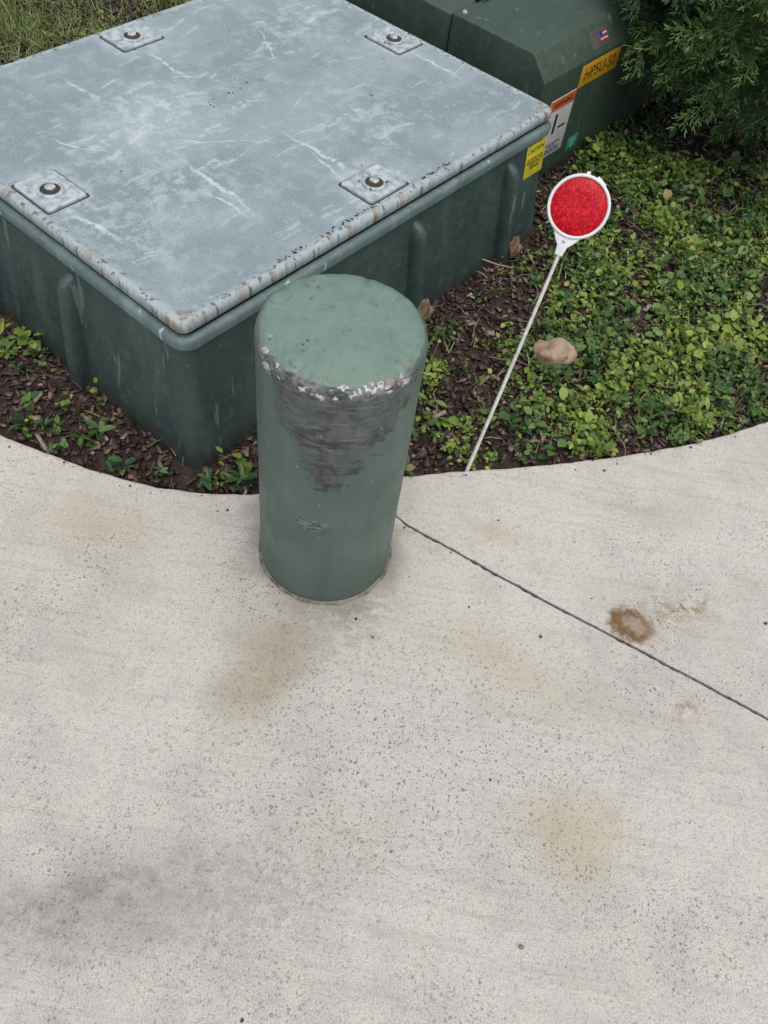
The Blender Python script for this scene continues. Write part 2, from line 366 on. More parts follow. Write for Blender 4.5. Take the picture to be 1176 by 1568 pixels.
for i in range(k-1):
    CF+=[(i,i+1,k+i+1,k+i),(2*k+i,3*k+i,3*k+i+1,2*k+i+1),(i,2*k+i,2*k+i+1,i+1),(k+i,k+i+1,3*k+i+1,3*k+i)]
cut=mesh_obj('cutter',CV,CF,CONC)
bm=bmesh.new(); bm.from_mesh(cut.data); bmesh.ops.recalc_face_normals(bm,faces=bm.faces); bm.to_mesh(cut.data); bm.free()
bo=pav.modifiers.new('j','BOOLEAN'); bo.object=cut; bo.operation='DIFFERENCE'; bo.solver='EXACT'
dg=bpy.context.evaluated_depsgraph_get(); nm=bpy.data.meshes.new_from_object(pav.evaluated_get(dg)); pav.modifiers.clear(); pav.data=nm; nm.name='concrete_pavement'
bpy.data.objects.remove(cut)
fil=quads('joint_filler',[(x,y,-.007) for x,y in wl]+[(x,y,-.007) for x,y in wr],[(i,i+1,k+i+1,k+i) for i in range(k-1)],DARK,pav)

# ------------------------------------------------------------------ ground
def gz(x,y):
    if y<kerb(x)+.004: return -.06
    d=y-kerb(x)
    b=mn.noise(Vector((x*4,y*4,1)))*.012+mn.noise(Vector((x*17,y*17,2)))*.006
    return -.020+min(1,d/.5)*.018+b*min(1,d/.15+.2)+max(0,y-2.2)*.02*(1 if y<6 else 6/y)
gx=np.concatenate([-np.geomspace(60,2.7,22),np.arange(-2.6,2.61,.035),np.geomspace(2.7,60,22)])
gy=np.concatenate([-np.geomspace(60,1,14),np.arange(0,.95,.1),np.arange(.96,4.9,.035),np.geomspace(4.95,60,24)])
GV=[(x,y,gz(x,y)) for y in gy for x in gx]; nx=len(gx)
GF=[(j*nx+i,j*nx+i+1,(j+1)*nx+i+1,(j+1)*nx+i) for j in range(len(gy)-1) for i in range(nx-1)]
ground=quads('ground',GV,GF,SOIL,sm=True)

# footprints
yaw=.9818; N=np.array([-.4424,1.1894]); A=np.array([math.cos(yaw),math.sin(yaw)]); B=np.array([-A[1],A[0]])
TV=np.array([.247,2.43])
def blocked(P,m=.0):
    q=P-N; a=q@A; b=q@B; in1=(a>-.04-m)&(a<LA+.04+m)&(b>-.04-m)&(b<LB+.04+m)
    q=P-TV; a=q@A; b=q@B; in2=(a>-m)&(a<.95+m)&(b>-m)&(b<1.1+m)
    return in1|in2|(P[:,1]<kerb(P[:,0])+.012)
def scatter(n,x0,x1,y0,y1,dens=None,m=0.):
    P=np.column_stack([rng.uniform(x0,x1,n),rng.uniform(y0,y1,n)])
    P=P[~blocked(P,m)]
    if dens is not None:
        d=np.array([dens(p[0],p[1]) for p in P]); P=P[rng.random(len(P))<d]
    z=np.array([gz(p[0],p[1]) for p in P]); return np.column_stack([P,z])

# ------------------------------------------------------------------ mulch
ctv=np.array([(-.5,-.5,-.5),(.4,-.42,-.5),(.5,.35,-.5),(-.38,.5,-.5),(-.45,-.4,.5),(.42,-.5,.4),(.36,.42,.5),(-.5,.36,.4)])
ctf=np.array([(0,3,2,1),(4,5,6,7),(0,1,5,4),(1,2,6,5),(2,3,7,6),(3,0,4,7)])
P=scatter(46000,-1.6,1.7,.9,3.7); k=len(P); P[:,2]+=rng.uniform(0,.012,k)
S=np.column_stack([rng.gamma(3,.0024,k)+.003,rng.gamma(3,.0050,k)+.005,rng.uniform(.0012,.005,k)])
MV,MF=inst(ctv,ctf,P,rot(rng.uniform(0,6.28,k),rng.normal(0,.38,k),rng.normal(0,.38,k)),S)
MUL=mat_island('mulch_chip',[(0,(.018,.012,.010)),(.35,(.048,.030,.025)),(.65,(.085,.050,.042)),(.88,(.13,.088,.074)),(.96,(.26,.20,.15)),(1,(.36,.31,.24))],.55,var=True)
quads('mulch',MV,MF,MUL)
def tube(pts,r0,r1,sides=6):
    V=[];F=[]
    for i,p in enumerate(pts):
        p=Vector(p); d=(Vector(pts[min(i+1,len(pts)-1)])-Vector(pts[max(i-1,0)])).normalized()
        u=d.orthogonal().normalized(); v=d.cross(u); r=r0+(r1-r0)*i/(len(pts)-1)
        for s in range(sides): a=2*math.pi*s/sides; V.append(tuple(p+u*math.cos(a)*r+v*math.sin(a)*r))
        if i:
            for s in range(sides): F.append(((i-1)*sides+s,(i-1)*sides+(s+1)%sides,i*sides+(s+1)%sides,i*sides+s))
    return np.array(V),np.array(F)
parts=[]
for _ in range(240):
    x=rng.uniform(-.9,1.4); y=rng.uniform(kerb(x)+.03,3.0)
    if blocked(np.array([[x,y]]),.03)[0]: continue
    a=rng.uniform(0,6.28); L=rng.uniform(.03,.12); pts=[]
    for i in range(6):
        px,py=x+math.cos(a)*L*i/5,y+math.sin(a)*L*i/5; a+=rng.normal(0,.12); pts.append((px,py,gz(px,py)+.014+rng.uniform(0,.006)))
    parts.append(tube(pts,.0018,.001,6))
parts.append(tube([(.06,1.98,.015),(.10,2.02,.03),(.15,2.03,.033),(.20,2.02,.03),(.245,2.03,.02)],.004,.002))
TW=mat_island('twig_bark',[(0,(.09,.06,.045)),(.6,(.18,.13,.09)),(1,(.32,.26,.19))],.8)
tv_,tf_=merge(parts); quads('fallen_twigs',tv_,tf_,TW)

# ------------------------------------------------------------------ weeds
lw=.36
leaf=np.array([(-.04,0,0),(.04,0,0),(-lw*.8,.3,.05),(0,.3,0),(lw*.8,.3,.05),(-lw*.8,.65,.04),(0,.66,-.03),(lw*.8,.65,.04),(-.05,.98,-.08),(.05,.98,-.08),(0,0.001,0),(.0,.97,-.08)])
lf=np.array([(0,10,3,2),(10,1,4,3),(2,3,6,5),(3,4,7,6),(5,6,11,8),(6,7,9,11)])
def ns(x,y,s,o): return mn.noise(Vector((x*s,y*s,o)))
def wd(x,y):
    # the bed clears towards the box: weeds start beyond a line running back from the kerb
    e=x-(.20+.10*(y-1.3)); g=min(1,max(0,(e+.8*.10*ns(x,y,5,60))/.20))
    v=g*(.62+1.3*ns(x,y,3.2,4)+1.0*ns(x,y,9,8)+.5*ns(x,y,22,9))
    if y-kerb(x)<.28 and x>.25: v=max(v,.45+.9*ns(x,y,7,3))
    if e<=0: v=.03+.28*ns(x,y,7,5)
    if x<-.45: v=.02+.35*ns(x,y,6,5)
    if x>-.02 and x<.32 and y<1.75: v=max(v,.20+.75*ns(x,y,9,1))
    if y>2.75 and x>.6: v*=.5
    return max(0,min(1,v))
C=scatter(26000,-1.3,1.7,1.0,3.6,wd); k=len(C); nl=7
cp=np.repeat(C,nl,0); K_=len(cp); ya=rng.uniform(0,6.28,K_); h=np.tile(np.linspace(0,1,nl),k)*np.repeat(rng.uniform(.008,.05,k),nl)
cp=cp+np.column_stack([np.cos(ya)*.004+rng.normal(0,.008,K_),np.sin(ya)*.004+rng.normal(0,.008,K_),h+.005])
sz=np.repeat(rng.gamma(2.6,.0040,k)+.005,nl)*rng.uniform(.7,1.25,K_); sz=np.minimum(sz,.034)
pc=np.repeat(np.array([ns(c[0],c[1],5,50) for c in C]),nl)
pale=pc+rng.normal(0,.14,K_)>.0  # patchy noise picks which leaves take the paler green
asp=np.repeat(rng.choice([.55,.8,1.1,1.35],k),nl)
sc_=np.column_stack([sz*asp*rng.uniform(.85,1.15,K_),sz,sz]); Rw=rot(ya,rng.normal(.28,.42,K_),rng.normal(0,.42,K_))
v1=inst(leaf,lf,cp[pale],Rw[pale],sc_[pale]); v2=inst(leaf,lf,cp[~pale],Rw[~pale],sc_[~pale])
weeds=empty('weeds')
quads('light_leaves',*v1,mat_island('light_weed_leaf',[(0,(.09,.17,.035)),(.4,(.16,.26,.045)),(.8,(.25,.35,.065)),(.95,(.36,.42,.09)),(1,(.28,.20,.08))],.42,.2),weeds)
quads('deep_leaves',*v2,mat_island('deep_weed_leaf',[(0,(.04,.095,.028)),(.4,(.075,.155,.038)),(.85,(.13,.23,.055)),(.97,(.20,.28,.065)),(1,(.22,.15,.07))],.40,.2),weeds)
def bd(x,y):
    v=.0
    if x>.3: v=.12+.9*ns(x,y,4,20)
    if x>.5 and y>2.3: v=.65
    if x<-.5 and y<1.45: v=.22
    return max(0,min(1,v))
C=scatter(1700,-1.3,1.7,1.0,3.7,bd,.02); 
ex=np.array([(-.84,1.19),(-.86,1.26),(-.80,1.20),(-.40,1.12),(-.34,1.13),(-.33,1.14),(.42,1.40),(.62,1.50),(.7,1.55)]); ex=np.column_stack([ex,[gz(*e) for e in ex]]); C=np.vstack([C,ex])
k=len(C); nl=6; cp=np.repeat(C,nl,0); K_=len(cp); ya=rng.uniform(0,6.28,K_)
cp=cp+np.column_stack([np.cos(ya)*.004,np.sin(ya)*.004,rng.uniform(.006,.03,K_)])
sz=np.repeat(rng.uniform(.018,.042,k),nl)*rng.uniform(.7,1.2,K_)
v_,f_=inst(leaf,lf,cp,rot(ya,rng.normal(.35,.25,K_),rng.normal(0,.25,K_)),np.column_stack([sz*rng.uniform(.5,.9,K_),sz,sz]))
BW=mat_island('broadleaf',[(0,(.025,.07,.025)),(.5,(.045,.11,.035)),(.85,(.08,.16,.05)),(1,(.14,.22,.06))],.38,.15)
quads('broadleaf_weeds',v_,f_,BW)
bl=np.array([(-.5,0,0),(.5,0,0),(-.4,.4,.03),(.4,.4,.03),(-.28,.75,-.02),(.28,.75,-.02),(-.05,1,-.12),(.05,1,-.12)]); bf=np.array([(0,1,3,2),(2,3,5,4),(4,5,7,6)])
def gd(x,y): return max(0,min(1,(.40+1.3*ns(x,y,3,31)) if x>.25+.1*(y-1.3) else (.10 if x>-1 else .3)))
C1=scatter(13000,-1.0,1.7,1.0,3.2,gd); C2=scatter(70000,-2.5,-.75,2.0,3.9,lambda x,y:.6+.9*ns(x,y,4,12))
for nme,C,stops,ln in (('grass_tufts',C1,[(0,(.08,.15,.035)),(.62,(.18,.27,.06)),(.8,(.30,.30,.12)),(.93,(.40,.33,.18)),(1,(.5,.42,.26))],.042),('lawn_grass',C2,[(0,(.06,.12,.028)),(.45,(.13,.21,.045)),(.72,(.22,.29,.07)),(.85,(.32,.28,.13)),(1,(.45,.37,.22))],.042)):
    k=len(C); sz=rng.uniform(.4,1.3,k)*ln
    C=C+np.column_stack([np.zeros(k),np.zeros(k),rng.uniform(0,.02,k)])
    v_,f_=inst(bl,bf,C,rot(rng.uniform(0,6.28,k),rng.uniform(.05,1.3,k),rng.normal(0,.3,k)),np.column_stack([rng.uniform(.0020,.0042,k),sz,sz]))
    quads(nme,v_,f_,mat_island(nme+'_blade',stops,.5,.15))

# ------------------------------------------------------------------ stone, pebbles
def rock(name,c,s,mat,seed,parent=None):
    bm=bmesh.new(); bmesh.ops.create_icosphere(bm,subdivisions=4,radius=1)
    for v in bm.verts:
        p=v.co.copy(); d=1+.35*mn.noise(p*1.3+Vector((seed,0,0)))+.12*mn.noise(p*4+Vector((0,seed,0)))
        for q in range(4):
            nn=Vector((math.sin(seed+q*2.1),math.cos(seed*2+q),.4*math.sin(q+seed))).normalized(); t=p.dot(nn)*d
            if t>.72: d*=.72/t
        v.co=Vector((p.x*s[0],p.y*s[1],p.z*s[2]))*d
    me=bpy.data.meshes.new(name); bm.to_mesh(me); bm.free(); smooth(me); me.materials.append(mat)
    o=bpy.data.objects.new(name,me); o.location=c; return link(o,parent)
rock('rock',(.375,1.70,.010),(.062,.054,.042),STONE,3.3)
bm=bmesh.new(); bmesh.ops.create_icosphere(bm,subdivisions=1,radius=1); tvp=np.array([v.co[:] for v in bm.verts]); tfp=np.array([[v.index for v in f.verts] for f in bm.faces]); bm.free()
PP=[(.207,.907,.0035),(.359,.866,.004),(.34,.286,.0055),(.843,.99,.004),(.158,1.035,.003),(.11,.40,.003),(-.02,.835,.0035),(.02,.80,.003),(.27,.97,.002),(.05,1.08,.003),(.43,1.12,.002)]
for _ in range(35): PP.append((rng.uniform(-.9,.95),rng.uniform(.1,1.15),rng.gamma(2,.0005)+.0006))
for _ in range(60):
    x=rng.uniform(-.9,1.0); PP.append((x,kerb(x)-rng.gamma(1.5,.008)-.004,rng.gamma(2,.0006)+.0007))
PP=np.array([p for p in PP if p[1]<kerb(p[0])-.003]); k=len(PP)
v_,f_=inst(tvp,tfp,np.column_stack([PP[:,:2],PP[:,2]*.35]),rot(rng.uniform(0,6,k),rng.uniform(0,6,k)*0,rng.uniform(0,6,k)*0),np.column_stack([PP[:,2]*rng.uniform(.7,1.4,k),PP[:,2],PP[:,2]*.6]))
quads('pebbles',v_,f_,mat_island('pebble',[(0,(.03,.03,.032)),(.5,(.06,.06,.062)),(.8,(.12,.11,.1)),(1,(.3,.27,.22))],.7))

# ------------------------------------------------------------------ bollard
R=.136; seg=128
prof=[(R,-.02)]+[(R,z) for z in np.linspace(0,.6,40)]+[(R-.0010,.607),(R-.0035,.6130),(R-.009,.6170),(R-.018,.6185),(R*.75,.6205),(R*.6,.622),(R*.4,.623),(R*.2,.6235),(.002,.6236)]
BV=[];BF=[]
for i,(r,z) in enumerate(prof):
    for s in range(seg):
        a=2*math.pi*s/seg; p=Vector((math.cos(a),math.sin(a),z*4))
        rr=r*(1+.004*mn.noise(p*1.5)); zz=z
        if z>.6: zz=z+.0026*mn.noise(Vector((math.cos(a)*r*30,math.sin(a)*r*30,3)))+(.0028*mn.noise(Vector((math.cos(a)*9,math.sin(a)*9,7))) if r>.1 else 0)
        BV.append((rr*math.cos(a),rr*math.sin(a),zz))
    if i:
        for s in range(seg): BF.append(((i-1)*seg+s,(i-1)*seg+(s+1)%seg,i*seg+(s+1)%seg,i*seg+s))
BF=[tuple(f) for f in BF]+[tuple((len(prof)-1)*seg+s for s in range(seg))]
boll=mesh_obj('bollard',BV,BF,BOLL,sm=True); boll.location=(-.1112,.9949,0)
GV_=[];GF_=[]
for s in range(160):
    a=2*math.pi*s/160; wdt=.004+.006*max(0,mn.noise(Vector((math.cos(a)*4,math.sin(a)*4,2)))+.35); 
    for r_,z_ in ((R-.003,.0055),(R+.0015,.0045),(R+wdt,.0012),(R+wdt+.001,-.001)): GV_.append((r_*math.cos(a),r_*math.sin(a),z_*(1+.3*mn.noise(Vector((a*20,z_*100,0))))))
    for j in range(3): n2_=((s+1)%160)*4; GF_.append((s*4+j,s*4+j+1,n2_+j+1,n2_+j))
mesh_obj('base_grout',GV_,GF_,simple('grout',(.24,.22,.18),.9,.6,60,.8),boll,sm=True)

# ------------------------------------------------------------------ reflective marker
base=Vector((.176,1.278,-.03)); dc=Vector((.296,1.614,.5)); b0_=Vector((.176,1.278,0)); s_=(dc-b0_).normalized(); cam=Vector((0,0,1.5))
nrm=(cam-dc); nrm=(nrm-s_*nrm.dot(s_)).normalized(); t_=s_.cross(nrm).normalized()
mk=empty('driveway_reflector_marker',(base.x,base.y,0))
Mx=Matrix(((t_.x,s_.x,nrm.x,dc.x-base.x),(t_.y,s_.y,nrm.y,dc.y-base.y),(t_.z,s_.z,nrm.z,dc.z),(0,0,0,1)))
def revolve(name,prof,mat,parent,mx,seg=72):
    V=[];F=[]
    for i,(r,z) in enumerate(prof):
        for q in range(seg): a=2*math.pi*q/seg; V.append(mx@Vector((r*math.cos(a),r*math.sin(a),z)))
        if i:
            for q in range(seg): F.append(((i-1)*seg+q,(i-1)*seg+(q+1)%seg,i*seg+(q+1)%seg,i*seg+q))
    F.append(tuple(range(seg))[::-1]); F.append(tuple((len(prof)-1)*seg+q for q in range(seg)))
    return mesh_obj(name,V,F,mat,parent,sm=True)
ro=.0655; ri=.0585
h_=revolve('housing',[(ro-.003,-.009),(ro-.0005,-.0085),(ro,-.006),(ro,.004),(ro-.001,.006),(ro-.003,.0068),(ri+.0012,.0066),(ri+.0002,.005),(ri,.0015)],WHITE,mk,Mx)
def mat_lens():
    m=M('red_reflector_lens')
    v=m.vor(330,m.co,rand=.15); v2=m.vor(46,m.co,feat='DISTANCE_TO_EDGE',rand=.25); v3=m.vor(330,m.co,out='Color',rand=.15)
    bw=m.n.new('ShaderNodeRGBToBW'); m.t.links.new(v3,bw.inputs[0])
    col=m.mix(m.step(bw.outputs[0],.3,.75),(.34,.002,.010),(.60,.004,.014))
    col=m.mix(m.step(v2,.05,.015,0,.35),col,(.75,.015,.03))
    col=m.mix(m.step(bw.outputs[0],.70,.80,0,.6),col,(.80,.035,.05))
    m.set(Base_Color=col,Roughness=.35); m.b.inputs['Specular IOR Level'].default_value=.2
    m.bump(v,.3,.001); return m.m
revolve('red_lens',[(ri-.0003,-.002),(ri-.0003,.0028),(ri-.0012,.0036),(ri*.5,.0038),(.0008,.0038)],mat_lens(),mk,Mx)
def plate(name,pts,z0,z1,mat,bev=.0015):
    nn=len(pts); V=[Mx@Vector((x,y,z0)) for x,y in pts]+[Mx@Vector((x,y,z1)) for x,y in pts]
    F=[tuple(range(nn))[::-1],tuple(range(nn,2*nn))]+[(i,(i+1)%nn,nn+(i+1)%nn,nn+i) for i in range(nn)]
    return mesh_obj(name,V,F,mat,mk,bevel=bev)
plate('neck',[(-.031,-.0575),(-.020,-.074),(-.011,-.084),(-.0085,-.104),(.0085,-.104),(.011,-.084),(.020,-.074),(.031,-.0575),(.02,-.06),(-.02,-.06)],-.006,.003,WHITE)
plate('tab_1',[(-.012,.064),(-.004,.064),(-.004,.071),(-.012,.070)],-.003,.003,WHITE,.001)
plate('tab_2',[(.012,.063),(.034,.054),(.036,.058),(.014,.069)],-.003,.003,WHITE,.001)
revolve('rivet',[(.0035,.002),(.0035,.0036),(.002,.0042)],STEEL,mk,Mx@Matrix.Translation((0,-.073,.001)),16)
L=(dc-b0_).length
pts=[Mx@Vector((.0012*math.sin(q*2.5),-L-.03+(L+.03-.085)*q,-.0015)) for q in np.linspace(0,1,14)]
tv_,tf_=tube(pts,.0046,.0040,12); quads('fiberglass_rod',tv_,tf_,ROD,mk,sm=True)

# ------------------------------------------------------------------ utility box
ub=empty('utility_enclosure_box',(N[0],N[1],0),yaw)
def rrect(x0,x1,y0,y1,r,z,nn=8):
    pts=[]
    for cx,cy,a0 in ((x1-r,y1-r,0),(x0+r,y1-r,90),(x0+r,y0+r,180),(x1-r,y0+r,270)):
        for i in range(nn+1): a=math.radians(a0+90*i/nn); pts.append((cx+r*math.cos(a),cy+r*math.sin(a),z))
    return pts
def loft(name,rings,mat,parent,cap=True,autosmooth=False):
    V=[];F=[];n=len(rings[0])
    for i,rg in enumerate(rings):
        V+=rg
        if i:
            for s in range(n): F.append(((i-1)*n+s,(i-1)*n+(s+1)%n,i*n+(s+1)%n,i*n+s))
    if cap: F.append(tuple(range(n))[::-1]); F.append(tuple((len(rings)-1)*n+s for s in range(n)))
    return mesh_obj(name,V,F,mat,parent,sm=True)
def off(z): return .002+.034*(1-z/.335)
def flat(o,ang=30):
    me=o.data; bm=bmesh.new(); bm.from_mesh(me)
    for e in bm.edges:
        if len(e.link_faces)==2 and e.calc_face_angle()>math.radians(ang): e.smooth=False
    bm.to_mesh(me); bm.free()
body=loft('body',[rrect(-off(z)+i,LA+off(z)-i,-off(z)+i,LB+off(z)-i,.05,z) for z,i in ((-.05,0),(.02,0),(.1,0),(.2,0),(.3,0),(.312,0),(.316,.002))],BODY,ub); flat(body)
lipo=loft('flange',[rrect(-g,LA+g,-g,LB+g,.04,z) for z,g in ((.308,-.02),(.310,.006),(.314,.012),(.330,.013),(.336,.011),(.340,.006),(.341,-.02))],LIP,ub); flat(lipo,50)
gap=loft('shadow_gap_core',[rrect(.004,LA-.004,.004,LB-.004,.03,z) for z in (.335,.352)],DARK,ub)  # near-black filler stands in for shade in the gap under the lid
lid=loft('lid',[rrect(g,LA-g,g,LB-g,.022,z) for z,g in ((.349,.010),(.349,.002),(.353,-.002),(.366,-.003),(.373,-.001),(.377,.003),(.3785,.008),(.3785,.012),(.3772,.0155),(.3772,.03))],LID,ub); flat(lid,60)
for i,(cx,cy) in enumerate(PLATES):
    hx,hy=(.064,.050) if i in(0,3) else (.050,.064)
    def R_(g,z,rad=.008): return rrect(cx-hx+g,cx+hx-g,cy-hy+g,cy+hy-g,rad,z,4)
    loft('plate_joint_%d'%(i+1),[R_(-.0045,.3765),R_(-.0045,.3776)],DIRT,ub)
    p=loft('bolt_plate_%d'%(i+1),[R_(0,.3770),R_(.0008,.3818),R_(.003,.3832),R_(.0075,.3832),R_(.0120,.3792),R_(.03,.3790)],PLATE,ub); flat(p,35)
    revolve('bolt_boss_%d'%(i+1),[(.031,.3780),(.0295,.3815),(.0265,.3834),(.0225,.3830)],PLATE,ub,Matrix.Translation((cx,cy,0)),28)
    revolve('bolt_recess_%d'%(i+1),[(.0220,.3800),(.0217,.3835),(.001,.3835)],RECESS,ub,Matrix.Translation((cx,cy,0)),28)
    revolve('bolt_head_%d'%(i+1),[(.0125,.383),(.0125,.3872),(.0105,.3886),(.001,.3890)],STEEL,ub,Matrix.Translation((cx+.002,cy+.002,0))@Matrix.Rotation(.3*i,4,'Z'),6)
def rib(name,pos,side):
    r=.020; V=[];F=[];zz=[-.05,0,.08,.16,.23,.258,.272,.282,.289,.294]; sc=[1,1,1,1,1,.97,.86,.68,.42,.05]; ns_=14
    for i,(z,s) in enumerate(zip(zz,sc)):
        for q in range(ns_+1):
            a=math.pi*q/ns_; u=r*math.cos(a)*(s**.5); d=-(off(z)-.004)-(r*1.9*math.sin(a)**.8+.004)*s
            V.append((pos+u,d,z) if side=='y' else (d,pos+u,z))
        if i:
            n1=ns_+1
            for q in range(ns_): F.append(((i-1)*n1+q,(i-1)*n1+q+1,i*n1+q+1,i*n1+q))
    o=mesh_obj(name,V,F,BODY,ub,sm=True); return o
for i,a in enumerate((.32,.71,1.10)): rib('rib_front_%d'%i,a,'y')
for i,b in enumerate((.36,.70)): rib('rib_side_%d'%i,b,'x')
revolve('side_screw',[(.007,-.01),(.007,.006),(.004,.008)],STEEL,ub,Matrix.Translation((-off(.2),.40,.19))@Matrix.Rotation(-math.pi/2,4,'Y'),12)
for a,z in ((.715,.05),(1.12,.05)):
    rock('broken_rib_foam',(a,-off(0)-.036,z),(.022,.014,.04),TAN,a*9,ub); rock('broken_rib_chip',(a+.035,-off(0)-.03,z-.03),(.02,.012,.02),TAN,a*4,ub)
deb=[]
for _ in range(60):
    a=rng.choice([.33,.45,.55,.8])+rng.normal(0,.04); deb.append((a,abs(rng.normal(0,.005))+.014,.379))
for _ in range(10): deb.append((rng.uniform(.05,1.2),rng.uniform(.03,.95),.3775))
for _ in range(12): deb.append((.66+rng.normal(0,.05),.58+rng.normal(0,.012),.3775))
for cx,cy in ((.64,.0762),(1.2077,.511)):
    for _ in range(16): deb.append((cx+rng.normal(0,.022),cy+rng.normal(0,.020),.3832))
deb=np.array(deb); k=len(deb)
v_,f_=inst(ctv,ctf,deb,rot(rng.uniform(0,6,k),rng.normal(0,.2,k),rng.normal(0,.2,k)),np.column_stack([rng.uniform(.0015,.0035,k),rng.uniform(.002,.008,k),rng.uniform(.001,.002,k)]))
quads('lid_debris',v_,f_,MUL,ub)
def text(name,body_,size,loc,rotm,mat,parent,sx=1):
    c=bpy.data.curves.new(name,'FONT'); c.body=body_; c.size=size; c.extrude=.0002; c.align_x='CENTER'; c.align_y='CENTER'; c.resolution_u=3
    c.materials.append(mat); o=bpy.data.objects.new(name,c); o.location=loc; o.rotation_euler=rotm; o.scale=(sx,1,1); return link(o,parent)
st=bpy.data.objects.new('caution_sticker',None); link(st,ub); st.location=(1.222,-off(.262)-.0015,.258); st.rotation_euler=(math.radians(-5.8),0,0)
s1=box('caution_sticker_sheet',-.044,.044,-.0008,.0005,-.046,.046,YEL,st,.0004)
text('caution_text','CAUTION',.017,(0,-.0012,.028),(math.pi/2,0,0),BLK,st)
text('caution_text_small','CALL BEFORE YOU DIG\nUNDERGROUND CABLE\nUTILITY LOCATE\n1-800-000-0000',.0085,(0,-.0012,-.008),(math.pi/2,0,0),BLK,st,.85)

# ------------------------------------------------------------------ transformer
tr=empty('pad_mounted_transformer',(TV[0],TV[1],0),yaw)
def extr(name,prof,x0,x1,mat,parent,bev):
    n=len(prof); V=[(x0,y,z) for y,z in prof]+[(x1,y,z) for y,z in prof]
    F=[tuple(range(n))[::-1],tuple(range(n,2*n))]+[(i,(i+1)%n,n+(i+1)%n,n+i) for i in range(n)]
    o=mesh_obj(name,V,F,mat,parent,bevel=bev)
    bm=bmesh.new(); bm.from_mesh(o.data); bmesh.ops.recalc_face_normals(bm,faces=bm.faces); bm.to_mesh(o.data); bm.free(); return o
extr('hood',[(0,-.05),(0,.35),(.056,.412),(.352,.414),(.352,-.05)],0,.95,TRAN,tr,.004)
extr('tank',[(.360,-.05),(.360,.408),(1.08,.415),(1.08,-.05)],.004,.946,TRAN,tr,.006)
box('seam_gasket',.01,.94,.345,.37,-.02,.402,DARK,tr,0)
box('hinge',.13,.19,.338,.374,.410,.421,TRAN,tr,.003)
box('hinge_pin',.12,.20,.352,.360,.418,.425,DARK,tr,.002)
for i,x in enumerate((.03,.5,.9)): revolve('hood_bolt_%d'%i,[(.008,.405),(.008,.418),(.005,.420)],STEEL,tr,Matrix.Translation((x,.33,0)),6)
def G(name): 
    e=bpy.data.objects.new(name,None); return link(e,tr)
e1=G('number_label'); e1.location=(.05,0,.004)
box('number_sticker',.155,.375,-.0014,.0006,.268,.334,ORY,e1,.0004)
text('number_text','HP5U-50',.05,(.265,-.0018,.301),(math.pi/2,0,0),BLK,e1,.95)
e2=G('warning_label'); e2.location=(.068,0,.01)
box('warning_sticker',.0,.135,-.0014,.0006,.075,.265,WST,e2,.0004)
box('warning_sticker_band',.002,.133,-.0024,-.0016,.230,.263,ORG,e2,0)
text('warning_text','WARNING',.021,(.068,-.0030,.2465),(math.pi/2,0,0),BLK,e2)
text('warning_lines','HIGH VOLTAGE INSIDE\nKEEP OUT\nIF OPEN CALL UTILITY\nSHOCK BURN OR DEATH',.009,(.068,-.0020,.10),(math.pi/2,0,0),BLK,e2,.9)
box('warning_pictogram',.045,.058,-.0022,-.0015,.15,.212,BLK,e2,0)
box('warning_pictogram_b',.075,.115,-.0022,-.0015,.16,.166,BLK,e2,0)
e3=G('phone_label'); e3.location=(.098,0,.0)
box('teal_sticker',.145,.205,-.0014,.0006,.055,.10,TEAL,e3,.0004)
text('teal_text','CALL\n811',.016,(.175,-.0018,.078),(math.pi/2,0,0),WST,e3)
fl=bpy.data.objects.new('flag_sticker',None); link(fl,tr); an=math.atan2(.062,.056); fl.location=(.315,.028,.381); fl.rotation_euler=(an,0,0)
box('flag_sheet',-.05,.05,-.026,.026,.0002,.0012,simple('grey_sticker',(.10,.10,.10),.5),fl,.0003)
for i in range(5): box('flag_stripe_%d'%i,.0,.040,-.016+i*.007,-.012+i*.007,.0012,.0017,RED if i%2==0 else WST,fl,0)
box('flag_canton',.0,.016,.001,.016,.0018,.0023,BLUE,fl,0)

# ------------------------------------------------------------------ juniper
def spray(seed):
    r=np.random.default_rng(seed); V=[];F=[]
    def needle(p,d,l,w):
        d=d/np.linalg.norm(d); u=np.cross(d,[r.normal(0,.4),r.normal(0,.4),1]); u/=np.linalg.norm(u); b=len(V)
        V.extend([p-u*w*.4,p+u*w*.4,p+d*l+u*w*.3,p+d*l-u*w*.3]); F.append((b,b+1,b+2,b+3))
    Lm=.13
    for i in range(16):
        f=i/16; base=np.array([.008*math.sin(f*4+seed),f*Lm,-.02*f*f]); sd=1 if i%2 else -1
        bl_=.052*(1-f*.75)+.008; ang=math.radians(42+r.normal(0,8)); d=np.array([sd*math.sin(ang),math.cos(ang),r.normal(0,.25)])
        needle(base,np.array([0,1,0.]),.012,.0034)
        m_=int(bl_/.0065)
        for j in range(m_):
            p=base+d*bl_*j/m_; s2=1 if j%2 else -1; dd=d+np.array([s2*.55*d[1],-s2*.55*d[0],r.normal(0,.3)])
            needle(p,dd,r.uniform(.010,.017),.0042)
        needle(base+d*bl_*.9,d,.014,.004)
    return np.array(V),np.array(F)
SP=[spray(i) for i in range(4)]
bc=np.array([1.02,3.02,.68]); br_=np.array([.54,.50,.50])
limbs=[]
